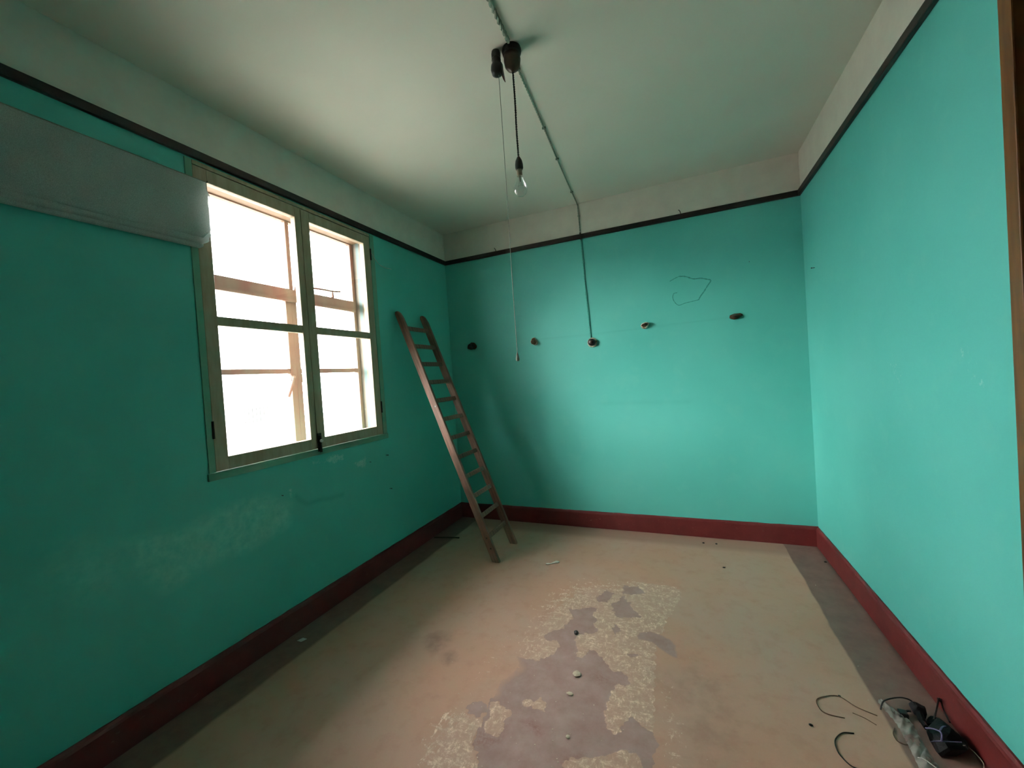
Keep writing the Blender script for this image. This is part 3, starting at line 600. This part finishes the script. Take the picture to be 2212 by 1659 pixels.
# ------------------------------------------------------------------ ladder leaning on the left wall
def build_ladder():
    th = math.radians(20.6); L = 2.222; yn, yf = 2.795, 3.180; half = 0.031; thick = 0.027
    root = bpy.data.objects.new('wooden_ladder', None); COL.objects.link(root); ORG[root.name] = np.zeros(3)
    root.location = (0.812, (yn+yf)/2, 0); root.rotation_euler = (0, -th, 0)
    tag(root, 'old wooden ladder with twelve flat rungs leaning on the left wall', 'ladder')
    tz = math.tan(th); ym = (yn+yf)/2
    prof = [(half, -half*tz), (half, L-0.085), (half-0.012, L-0.03), (0.004, L-0.004), (-half+0.01, L), (-half, L-0.02), (-half, half*tz)]
    for yc in (yn-ym+thick/2, yf-ym-thick/2):
        V, F = [], []; m = len(prof)
        for s in (-1, 1): V += [(x, yc+s*thick/2, z) for x, z in prof]
        F = [tuple(range(m))[::-1], tuple(range(m, 2*m))] + [(i, (i+1) % m, (i+1) % m+m, i+m) for i in range(m)]
        o = mk('stringer', V, F, M_WOODL, root, org=(0, 0, 0)); bevel(o, 0.003, 1)
        if yc < 0:
            for z in (0.20, 0.115, 1.33):
                V2, F2 = lathe_vf([(0.007, 0), (0.007, -0.003), (0.004, -0.005)], (0.004 if z < 1 else 0.012, yc-thick/2, z), 'y', 8)
                mk('nail_head', V2, F2, M_WHITE if z > 1 else M_IRON, o)
    for k in range(12):
        z = 0.197 + k*(2.058-0.197)/11
        o = box('rung', (-0.010, yn-ym+thick-0.004, z-0.018), (0.012, yf-ym-thick+0.004, z+0.018), M_WOODL, root); bevel(o, 0.004, 1)
    return root
build_ladder()

# ------------------------------------------------------------------ pendant bulb with ceiling rose
RX, RY = 1.578, 1.807
lamp = empty('pendant_lamp', (RX, RY, 2.31)); tag(lamp, 'bare clear bulb hanging on a twisted dark flex from the ceiling', 'lamp')
V, F = lathe_vf([(0.044, 0), (0.046, -0.012), (0.043, -0.026), (0.039, -0.030)], (RX, RY, H), 'z', 24); blk = mk('mounting_block', V, F, M_BLACK, lamp, smooth=False)
V, F = lathe_vf([(0.038, -0.030), (0.040, -0.052), (0.036, -0.080), (0.027, -0.094), (0.010, -0.104), (0.005, -0.110)], (RX, RY, H), 'z', 24); mk('ceiling_rose', V, F, M_BROWN, lamp, smooth=True)
V, F = twisted([(RX, RY, H-0.106), (RX+0.001, RY, 2.75), (RX-0.001, RY, 2.62), (RX, RY, 2.487)], 0.0028, 0.0026, 0.022); mk('flex', V, F, M_FLEX, lamp)
V, F = lathe_vf([(0.004, 2.492), (0.008, 2.486), (0.016, 2.470), (0.019, 2.452), (0.019, 2.436), (0.016, 2.428)], (RX, RY, 0), 'z', 18); mk('lampholder', V, F, M_BLACK, lamp, smooth=True)
V, F = lathe_vf([(0.013, 2.430), (0.013, 2.402), (0.014, 2.398)], (RX, RY, 0), 'z', 18); mk('bulb_cap', V, F, M_BRASS, lamp)
bp = [(0.0135, 2.400), (0.016, 2.388), (0.022, 2.373), (0.029, 2.358), (0.0325, 2.342), (0.031, 2.326), (0.025, 2.314), (0.015, 2.306), (0.004, 2.303)]
V, F = lathe_vf(bp, (RX, RY, 0), 'z', 28); gl = mk('bulb_glass', V, F, M_BULB, lamp, smooth=True)
V, F = join(tube_vf([(RX-0.003, RY, 2.400), (RX-0.004, RY, 2.372), (RX-0.012, RY, 2.350)], 0.0008, 5), tube_vf([(RX+0.003, RY, 2.400), (RX+0.004, RY, 2.372), (RX+0.012, RY, 2.350)], 0.0008, 5),
            tube_vf([(RX+0.012*math.cos(a), RY+0.012*math.sin(a), 2.350+0.003*math.cos(6*a)) for a in np.linspace(math.pi, 2*math.pi, 20)], 0.0005, 4), lathe_vf([(0.004, 2.402), (0.004, 2.380), (0.002, 2.372)], (RX, RY, 0), 'z', 8))
mk('filament_mount', V, F, M_STRING, gl)

# pull switch beside the rose
SX, SY = 1.509, 1.788
sw = empty('pull_switch', (SX, SY, H)); tag(sw, 'black ceiling pull switch with pointed lever and long thin cord', 'switch')
V, F = lathe_vf([(0.020, 0), (0.022, -0.010), (0.022, -0.028), (0.020, -0.034)], (SX-0.004, SY, H), 'z', 16); mk('switch_base', V, F, M_BLACK, sw)
V, F = lathe_vf([(0.020, -0.026), (0.023, -0.040), (0.019, -0.052), (0.027, -0.066), (0.029, -0.086), (0.024, -0.106), (0.012, -0.112)], (SX-0.004, SY, H), 'z', 14); mk('switch_body', V, F, M_BLACK, sw, smooth=True)
def blade(name, pr, d0, d1, mat, parent):
    V = [(SX+x, SY+d, H+z) for d in (d0, d1) for x, z in pr]; m = len(pr)
    F = [tuple(range(m))[::-1], tuple(range(m, 2*m))] + [(i, (i+1) % m, (i+1) % m+m, i+m) for i in range(m)]
    return mk(name, V, F, mat, parent)
lv = blade('lever', [(0.006, -0.060), (0.024, -0.062), (0.027, -0.100), (0.031, -0.132), (0.022, -0.126), (0.010, -0.104)], -0.012, 0.008, M_BLACK, sw)
blade('lever_tip', [(0.022, -0.126), (0.031, -0.132), (0.034, -0.152), (0.030, -0.150)], -0.010, 0.006, M_REDP, lv)
V, F = tube_vf(smoothline([(SX+0.004, SY, H-0.108), (SX+0.005, SY, 2.4), (SX+0.003, SY, 1.9), (SX+0.004, SY, 1.560)], 6), 0.0016, 5); mk('pull_cord', V, F, M_STRING, sw)
V, F = lathe_vf([(0.002, 1.566), (0.005, 1.556), (0.0085, 1.536), (0.0085, 1.528), (0.004, 1.524)], (SX+0.004, SY, 0), 'z', 12); mk('cord_pull', V, F, M_STRING, sw, smooth=True)

# painted cable over the ceiling and down the back wall
cab = empty('ceiling_cable', (1.60, 1.2, H)); tag(cab, 'painted twisted cable running across the ceiling and down the back wall', 'cable')
zc_ = H-0.0065
V, F = twisted([(1.66, YF+0.02, zc_), (1.625, 0.6, zc_), (1.597, 1.45, zc_), (1.585, 1.757, zc_-0.004)], 0.0065, 0.005, 0.06, 0.012); mk('cable_run', V, F, M_CABLEC, cab)
V, F = twisted([(1.566, 1.865, zc_), (1.545, 2.2, zc_), (1.514, 2.643, zc_), (1.475, 3.2, zc_), (1.447, 3.64, zc_), (1.447, D-0.010, H-0.03), (1.452, D-0.007, 2.85), (1.457, D-0.007, ZR+RAILH+0.004)], 0.0036, 0.0028, 0.05, 0.012); mk('cable_run', V, F, M_CABLEC, cab)
V, F = twisted([(1.459, D-0.007, ZR-0.004), (1.470, D-0.007, 2.3), (1.485, D-0.007, 1.95), (1.492, D-0.007, 1.752)], 0.0038, 0.003, 0.05, 0.012); mk('cable_drop', V, F, M_CABLET, cab)
V, F = twisted([(1.457, D-0.008, ZR+RAILH+0.006), (1.457, D-0.027, ZR+RAILH+0.004), (1.458, D-0.029, ZR+0.02), (1.458, D-0.027, ZR-0.004), (1.459, D-0.008, ZR-0.006)], 0.0038, 0.003, 0.05, 0.006); mk('cable_bridge', V, F, M_RAIL, cab)
for (x, y) in ((1.562, 1.93), (1.528, 2.45), (1.501, 2.84), (1.462, 3.41), (1.611, 1.02)):
    V, F = boxes([((x-0.012, y-0.004, H-0.012), (x+0.012, y+0.004, H))]); mk('cable_clip', V, F, M_CABLEC, cab)
for z in (2.88, 2.45, 2.16, 1.86):
    xx = np.interp(z, [1.752, 1.95, 2.3, 2.66, 2.9], [1.492, 1.485, 1.470, 1.459, 1.452]); V, F = boxes([((xx-0.010, D-0.013, z-0.004), (xx+0.010, D, z+0.004))]); mk('cable_clip', V, F, M_CABLET if z < ZR else M_CABLEC, cab)

# toggle switch at the foot of the cable
ws = empty('wall_switch', (1.504, D, 1.716)); tag(ws, 'round dark toggle switch on a pale block at the end of the cable', 'switch')
V, F = lathe_vf([(0.044, 0), (0.044, -0.014), (0.038, -0.020)], (1.504, D, 1.716), 'y', 20); mk('pattress', V, F, M_CERAM, ws)
V, F = lathe_vf([(0.033, -0.018), (0.034, -0.034), (0.028, -0.046), (0.012, -0.050)], (1.502, D, 1.717), 'y', 20); mk('switch_cap', V, F, M_BLACK, ws, smooth=True)
V, F = lathe_vf([(0.006, -0.048), (0.005, -0.064), (0.007, -0.068)], (1.502, D, 1.720), 'y', 10); mk('toggle', V, F, M_BROWN, ws)

# broken wall plugs in a row on the back wall
def plug(name, x, z, prof, sq, seed, mats, label):
    r = random.Random(seed); ph = [r.uniform(0, 6.28) for _ in range(4)]
    root = empty(name, (x, D, z)); tag(root, label, 'wall plug', 'broken plugs on the back wall')
    for k, (pf, mt, nm) in enumerate(zip(prof, mats, ('plug_body', 'broken_tip'))):
        V, F = lathe_vf(pf, (0, 0, 0), 'y', 14); Q = []
        for (a, b, c) in V:
            t = math.atan2(c, a); s = 1+0.14*math.sin(2*t+ph[0]+k)+0.10*math.sin(3*t+ph[1])+0.05*math.sin(7*t+ph[2]+30*b)
            yy = b*(1+0.35*math.sin(t+ph[3])) if b < -0.012 else b
            Q.append((x+a*s*sq[0], D+yy, z+c*s*sq[1]))
        mk(nm, Q, F, mt, root)
plug('wall_plug', 0.264, 1.795, [[(0.044, 0), (0.046, -0.015), (0.036, -0.030)], [(0.034, -0.026), (0.028, -0.042), (0.010, -0.046)]], (1.0, 0.9), 3, (M_PLUGD, M_BLACK), 'dark round plug stub on the back wall nearest the ladder corner')
plug('wall_plug', 0.945, 1.778, [[(0.034, 0), (0.037, -0.014), (0.033, -0.028)], [(0.028, -0.024), (0.029, -0.038), (0.014, -0.050)]], (0.95, 1.05), 11, (M_CERAM, M_PLUGD), 'broken plug with white rim between pull cord and wall switch')
plug('wall_plug', 1.968, 1.821, [[(0.036, 0), (0.034, -0.018), (0.026, -0.036)], [(0.025, -0.032), (0.019, -0.048), (0.006, -0.056)]], (1.0, 0.75), 23, (M_CERAM, M_PLUGD), 'pointed broken plug just right of the wall switch')
plug('wall_plug', 2.664, 1.818, [[(0.045, 0), (0.044, -0.014), (0.036, -0.026)], [(0.035, -0.022), (0.022, -0.036), (0.008, -0.040)]], (1.05, 0.5), 31, (M_PLUGD, M_BROWN), 'flat wide broken plug nearest the right wall')

# nails
def nail(p, axis, sg, label, ln=0.022, r=0.0045):
    V, F = lathe_vf([(r*0.5, 0), (r*0.5, sg*ln*0.8), (r, sg*ln*0.82), (r*0.9, sg*ln)], p, axis, 8)
    tag(mk('nail', V, F, M_IRON), label, 'nail', 'nails in the walls')
nail((0, 2.571, 0.887), 'x', 1, 'small dark nail in the left wall below the window corner')
nail((0, 2.586, 0.611), 'x', 1, 'small dark nail in the left wall midway below the window, left of the ladder')
nail((0, 2.381, 0.873), 'x', 1, 'tiny nail in the left wall beside the white scuff', 0.014, 0.0035)
nail((0, 1.642, 0.837), 'x', 1, 'tiny nail in the left wall above the damp stain', 0.014, 0.0035)
nail((W, 3.441, 2.074), 'x', -1, 'single small nail high on the right wall near the corner')
nail((2.778, D, 2.233), 'y', -1, 'tiny nail on the back wall above the flat plug', 0.012, 0.003)
for x, lb in ((0.602, 'small bent hook on the back rail left of the cable'), (2.303, 'small bent hook on the back rail above the cracked paint')):
    V, F = tube_vf(smoothline([(x, D-0.010, ZR+RAILH-0.006), (x, D-0.012, ZR+RAILH+0.012), (x-0.008, D-0.016, ZR+RAILH+0.028), (x-0.014, D-0.014, ZR+RAILH+0.034)], 4), 0.0035, 6)
    tag(mk('rail_hook', V, F, M_IRON), lb, 'hook', 'hooks on the picture rail')
V, F = tube_vf(smoothline([(0.008, 2.556, 2.52), (0.015, 2.585, 2.478), (0.02, 2.63, 2.438), (0.02, 2.70, 2.426), (0.012, 2.755, 2.432), (0.003, 2.80, 2.438)], 8), 0.0016, 5)
tag(mk('loose_wire', V, F, M_WHITE), 'thin pale wire curling off the window casing onto the wall', 'wire')

# ------------------------------------------------------------------ sheer fabric slung on the left wall beside the window
def build_net():
    root = empty('fabric_blind', (0.05, 0.6, 2.2)); tag(root, 'sheer grey woven blind gathered up high beside the window', 'blind')
    def sheet(name, prof, ya, yb, rnd, amp, seed):
        P = smoothline([(a, b, 0) for a, b in prof], 8)[:, :2]; m = len(P); ys = np.linspace(0, 1, 120); V = []
        z_lo, z_hi = P[:, 1].min(), P[:, 1].max()
        for i, t in enumerate(ys):
            for j, (x, z) in enumerate(P):
                k = (z-z_lo)/(z_hi-z_lo); end = yb - rnd*max(0, 1-k/0.42)**2 - 0.004*math.sin(23*k+seed)
                y = ya + (end-ya)*t
                sag = -0.035*(1-t)*(1-k)
                f = amp*(math.sin(9*y+2.5*k+seed)+0.5*math.sin(21*y-4*k))*min(1, 3*(1-k)*1.2)
                V.append((x+max(f, -x+0.006), y, z+sag))
        F = [(i*m+j, i*m+j+1, (i+1)*m+j+1, (i+1)*m+j) for i in range(119) for j in range(m-1)]
        o = mk(name, V, F, M_NET, root, smooth=True)
        sd = o.modifiers.new('thickness', 'SOLIDIFY'); sd.thickness = 0.0012; return o
    sheet('fabric_panel', [(0.030, 2.556), (0.044, 2.520), (0.060, 2.44), (0.072, 2.35), (0.074, 2.285), (0.068, 2.255), (0.052, 2.243), (0.034, 2.246)], -0.5, 1.332, 0.05, 0.004, 0.4)
    sheet('fabric_fold', [(0.026, 2.36), (0.054, 2.30), (0.060, 2.258), (0.056, 2.232), (0.038, 2.222), (0.020, 2.226)], -0.5, 1.322, 0.03, 0.003, 2.1)
    sheet('fabric_fold', [(0.016, 2.33), (0.036, 2.29), (0.042, 2.245), (0.040, 2.216), (0.026, 2.205), (0.012, 2.208)], -0.5, 1.305, 0.02, 0.002, 3.3)
    V, F = tube_vf([(0.028, y, 2.558) for y in np.linspace(-0.55, 1.345, 20)], 0.0025, 6); mk('hanging_cord', V, F, M_STRING, root)
    for y in (-0.54, 0.4, 1.343):
        V, F = tube_vf([(0.0, y, 2.560), (0.018, y, 2.560), (0.030, y, 2.558), (0.033, y, 2.566)], 0.002, 6); mk('hook', V, F, M_IRON, root)
build_net()

# ------------------------------------------------------------------ litter in the corner by the right wall
bag = empty('black_bag', (3.05, 1.93, 0)); tag(bag, 'crumpled black bag lying against the maroon baseboard', 'bag')
M_BAG = simple('black_bag_fabric', (0.004, 0.004, 0.005), (0.010, 0.009, 0.010), 40, 0.55, spec=0.15, bs=0.6, bd=0.004)
def crumple(name, c, size, seed, parent, sub=4):
    bm = bmesh.new(); bmesh.ops.create_icosphere(bm, subdivisions=sub, radius=1.0); r = random.Random(seed)
    dirs = [(Vector((r.gauss(0, 1), r.gauss(0, 1), r.gauss(0, 1))).normalized(), r.uniform(0.55, 0.92)) for _ in range(26)]
    V = []
    for v in bm.verts:
        p = v.co.normalized(); k = 1.15
        for d, h in dirs:                      # cut by random planes: facets with sharp creases
            q = p.dot(d)
            if q > 1e-3: k = min(k, h/q)
        V.append((c[0]+p.x*k*size[0], c[1]+p.y*k*size[1], max(c[2]+p.z*k*size[2], 0.001)))
    F = [tuple(v.index for v in f.verts) for f in bm.faces]; bm.free(); return mk(name, V, F, M_BAG, parent)
crumple('bag_body', (3.052, 1.908, 0.030), (0.068, 0.088, 0.048), 5, bag)
crumple('bag_fold', (3.060, 1.985, 0.018), (0.042, 0.040, 0.026), 9, bag, 3)
crumple('bag_neck', (3.022, 2.032, 0.024), (0.034, 0.036, 0.034), 8, bag, 3)
V, F = tube_vf(smoothline([(3.020, 2.02, 0.026), (3.014, 1.975, 0.018), (3.012, 1.945, 0.022)], 6), [0.012]*6+[0.009]*7, 8); mk('bag_twist', V, F, M_BAG, bag)
V, F = join(tube_vf(smoothline([(2.992, 1.905, 0.050), (3.004, 1.893, 0.062), (3.019, 1.876, 0.070), (3.018, 1.860, 0.068), (3.008, 1.842, 0.058)], 5), 0.0026, 5), tube_vf(smoothline([(3.048, 1.902, 0.074), (3.034, 1.893, 0.075), (3.019, 1.876, 0.071)], 4), 0.003, 5), tube_vf(smoothline([(2.985, 1.856, 0.040), (3.000, 1.845, 0.056), (3.024, 1.842, 0.064), (3.066, 1.852, 0.066)], 5), 0.0016, 5))
mk('bag_drawstring', V, F, M_BLUEG, bag)
V, F = tube_vf(smoothline([(3.050, 1.985, 0.03), (3.085, 2.045, 0.035), (3.113, 2.088, 0.05), (3.108, 2.05, 0.03), (3.098, 1.99, 0.03)], 6), 0.003, 6); o = mk('bag_handle', V, F, M_BLACK, bag)
lump('handle_knot', (3.110, 2.083, 0.048), (0.008, 0.009, 0.008), M_BLACK, 2, o, 1, 0.2)

pl = empty('cable_plug', (2.968, 2.012, 0)); tag(pl, 'small black plug beside the black bag', 'plug')
box('plug_body', (2.955, 1.998, 0.001), (2.983, 2.026, 0.020), M_BLACK, pl, 0.004)
V, F = tube_vf(smoothline([(2.975, 2.020, 0.012), (2.99, 2.028, 0.014), (3.000, 2.027, 0.016)], 5), 0.004, 6); mk('plug_lead', V, F, M_BLACK, pl)

def film():
    rows = [((2.905, 2.055), (2.925, 2.075)), ((2.915, 2.012), (2.952, 2.030)), ((2.925, 1.960), (2.980, 1.980)), ((2.925, 1.915), (2.978, 1.925)), ((2.922, 1.865), (2.975, 1.870)), ((2.918, 1.815), (2.975, 1.812)), ((2.912, 1.755), (2.980, 1.745))]
    a = smoothline([(p[0], p[1], 0) for p, _ in rows], 8); b = smoothline([(q[0], q[1], 0) for _, q in rows], 8); n = len(a); V = []
    for i in range(n):
        for j in range(14):
            t = j/13; p = a[i]*(1-t)+b[i]*t
            z = 0.003+0.012*abs(math.sin(5*t+i*0.35))*math.sin(math.pi*t)+0.006*abs(math.sin(i*0.8+9*t))
            V.append((p[0], p[1], z))
    F = [(i*14+j, i*14+j+1, (i+1)*14+j+1, (i+1)*14+j) for i in range(n-1) for j in range(13)]
    return tag(mk('plastic_film', V, F, M_PLAST, smooth=True), 'crumpled strip of clear plastic film lying left of the black bag', 'plastic')
film()
def wire(name, pts, r, mat, label, cat='wire', z=0.003, group='loose wires on the floor'):
    P = [(p[0], p[1], p[2] if len(p) > 2 else z) for p in pts]
    V, F = tube_vf(smoothline(P, 8), r, 6); return tag(mk(name, V, F, mat, smooth=True), label, cat, group)
wire('loose_wire', [(2.877, 1.981), (2.819, 2.007), (2.773, 2.049), (2.720, 2.032), (2.682, 1.999), (2.682, 1.950), (2.705, 1.931), (2.757, 1.930)], 0.0018, M_BROWNW, 'thin brown wire bent in a long open loop on the floor')
wire('loose_wire', [(2.794, 1.968), (2.828, 1.953), (2.856, 1.929)], 0.0014, M_BROWNW, 'short brown wire inside the long wire loop')
wire('loose_wire', [(2.764, 1.860), (2.725, 1.849), (2.690, 1.806), (2.682, 1.760), (2.689, 1.731), (2.708, 1.704), (2.743, 1.694), (2.78, 1.66)], 0.0020, M_IRON, 'dark curved wire at the bottom edge of the floor')
wire('loose_wire', [(2.913, 1.935), (2.897, 1.903), (2.896, 1.872), (2.912, 1.862), (2.930, 1.864, 0.004)], 0.0014, M_BROWNW, 'small brown wire ring left of the plastic film')
wire('loose_wire', [(2.900, 2.015, 0.006), (2.906, 2.022, 0.02), (2.921, 2.038, 0.03), (2.960, 2.062, 0.033), (2.995, 2.079, 0.03), (3.020, 2.076, 0.026), (3.032, 2.070, 0.006)], 0.0028, M_BLACK, 'black cable arched over the plastic film behind the plug')
wire('plastic_string', [(3.076, 1.865, 0.045), (3.090, 1.872, 0.040), (3.104, 1.860, 0.03), (3.112, 1.838, 0.02), (3.106, 1.822, 0.006)], 0.0016, M_BRASS, 'tan plastic string curling over the end of the black bag', 'string', group='plastic strings by the bag')
wire('plastic_string', [(3.070, 1.80), (3.092, 1.803), (3.112, 1.812)], 0.0014, M_CHIP, 'short pale string on the floor below the black bag', 'string', group='plastic strings by the bag')
wire('plastic_string', [(2.925, 1.800, 0.014), (2.937, 1.795, 0.018), (2.955, 1.780, 0.016), (2.968, 1.765, 0.012)], 0.0018, M_WHITE, 'white string lying on the clear plastic film', 'string', group='plastic strings by the bag')

# ------------------------------------------------------------------ crumbs, chips and scraps on the floor
tag(lump('pebble', (1.617, 2.130, 0.009), (0.014, 0.012, 0.010), M_PEB, 3, amt=0.15), 'shiny black pebble on the worn floor patch', 'pebble')
tag(lump('plaster_chip', (1.692, 1.838, 0.004), (0.020, 0.021, 0.005), M_CHIP, 12, amt=0.2), 'cream plaster chip in the middle of the grey floor patch', 'chip', 'plaster chips on the floor')
tag(lump('plaster_chip', (1.688, 1.712, 0.003), (0.016, 0.010, 0.004), M_CHIP, 14, amt=0.2), 'smaller cream chip in front of the middle chip', 'chip', 'plaster chips on the floor')
tag(lump('plaster_chip', (1.735, 1.500, 0.003), (0.009, 0.008, 0.004), M_CHIP, 15, amt=0.2), 'tiny round white chip near the bottom of the grey patch', 'chip', 'plaster chips on the floor')
V, F = tube_vf(smoothline([(1.20, 2.872, 0.004), (1.235, 2.880, 0.005), (1.262, 2.905, 0.006), (1.292, 2.925, 0.005)], 5), [0.004, 0.005, 0.006, 0.006, 0.005, 0.004, 0.004, 0.005, 0.006, 0.007, 0.008, 0.010, 0.010, 0.009, 0.007, 0.004], 7)
tag(mk('white_sliver', V, F, M_WHITE, smooth=True), 'curved white sliver on the floor in front of the ladder foot', 'scrap')
V, F = boxes([((0.098, 1.602, 0.0015), (0.130, 1.632, 0.0035))])
V = [(x + 0.4*(y-1.617), y, z) for x, y, z in V]; tag(mk('paper_scrap', V, F, M_WHITE), 'small white paper scrap in the dark strip under the window', 'scrap')
V, F = tube_vf([(0.035, 3.10, 0.006), (0.15, 3.13, 0.006), (0.275, 3.15, 0.006)], 0.006, 7); tag(mk('thin_stick', V, F, M_BROWN), 'thin dark stick on the floor behind the ladder', 'stick')
for k, (x, y, s, lb) in enumerate(((2.328, 3.536, 0.010, 'dark crumb at the back baseboard, left of a second crumb'), (2.422, 3.541, 0.010, 'dark crumb at the back baseboard, right of its neighbour'), (2.439, 3.138, 0.009, 'dark crumb standing alone before the back baseboard'), (3.095, 3.394, 0.010, 'dark crumb in the back right corner'),
                                   (2.626, 1.852, 0.008, 'dark crumb on the floor between the wire loops'), (2.776, 2.052, 0.006, 'dark crumb on the tip of the long wire loop'))):
    tag(lump('crumb', (x, y, s*0.5), (s, s*0.8, s*0.55), M_PEB, 40+k, sub=1, amt=0.25), lb, 'crumb', 'dark crumbs on the floor')
rr = random.Random(5)
sp = []
for k in range(150):
    a = rr.choice([(1.75, 2.1, 0.35, 0.5), (1.3, 2.0, 0.22, 0.35), (1.6, 1.6, 0.3, 0.3), (2.3, 2.2, 0.5, 0.8)])
    x, y = rr.gauss(a[0], a[2]), rr.gauss(a[1], a[3])
    if not (0.4 < x < 3.0 and 1.0 < y < 3.55): continue
    s = rr.uniform(0.0008, 0.0024); sp.append(boxes([((x-s, y-s*0.8, 0.0008), (x+s, y+s*0.8, 0.0008+s*0.8))]))
V, F = join(*sp); o = mk('floor_grit', V, F, M_CHIP); tag(o, 'fine pale grit scattered over the worn floor', 'grit', kind='stuff')

# ------------------------------------------------------------------ outside: pale ground and a far building washed out by the daylight
bld = empty('distant_building', (-30, 22, -7)); tag(bld, 'faint washed-out building far outside the left window pane', 'building')
V, F = boxes([((-34, 18.5, -7), (-30, 26.5, 1.2))]); mk('building_wall', V, F, M_TOWER, bld)
V, F = boxes([((-34.2, 18.3, 1.2), (-29.8, 26.7, 1.4))]); mk('roof_slab', V, F, M_TOWER, bld)
for k in range(7):
    box('shutter_slat', (-30.0, 21.15+0.32*k, -0.86), (-29.93, 21.30+0.32*k, 0.34), M_SHADE, bld)
for (ya_, yb_, za_, zb_) in ((19.95, 20.2, -1.0, 0.05), (21.2, 21.6, 0.55, 0.66)):
    box('dark_window', (-30.0, ya_, za_), (-29.94, yb_, zb_), M_SHADE, bld)
V, F = boxes([((-31.5, 21.5, 1.4), (-30.6, 22.2, 2.0))]); mk('roof_hut', V, F, M_SHADE, bld)
ev = mk('added_shade_eave', boxv((-1.30, YF-0.6, 3.22), (-0.285, D+0.8, 3.36)), BOXF, M_TOWER); tag(ev, 'unseen eave added outside above the window to shade the floor', 'eave', kind='structure')  # added out of view: blocks steep skylight so the floor by the window darkens
gv = mk('ground', boxv((-120, -120, -7.2), (-0.6, 120, -7.0)), BOXF, M_GROUND); tag(gv, 'pale hazy ground outside below the window', 'ground', kind='structure')
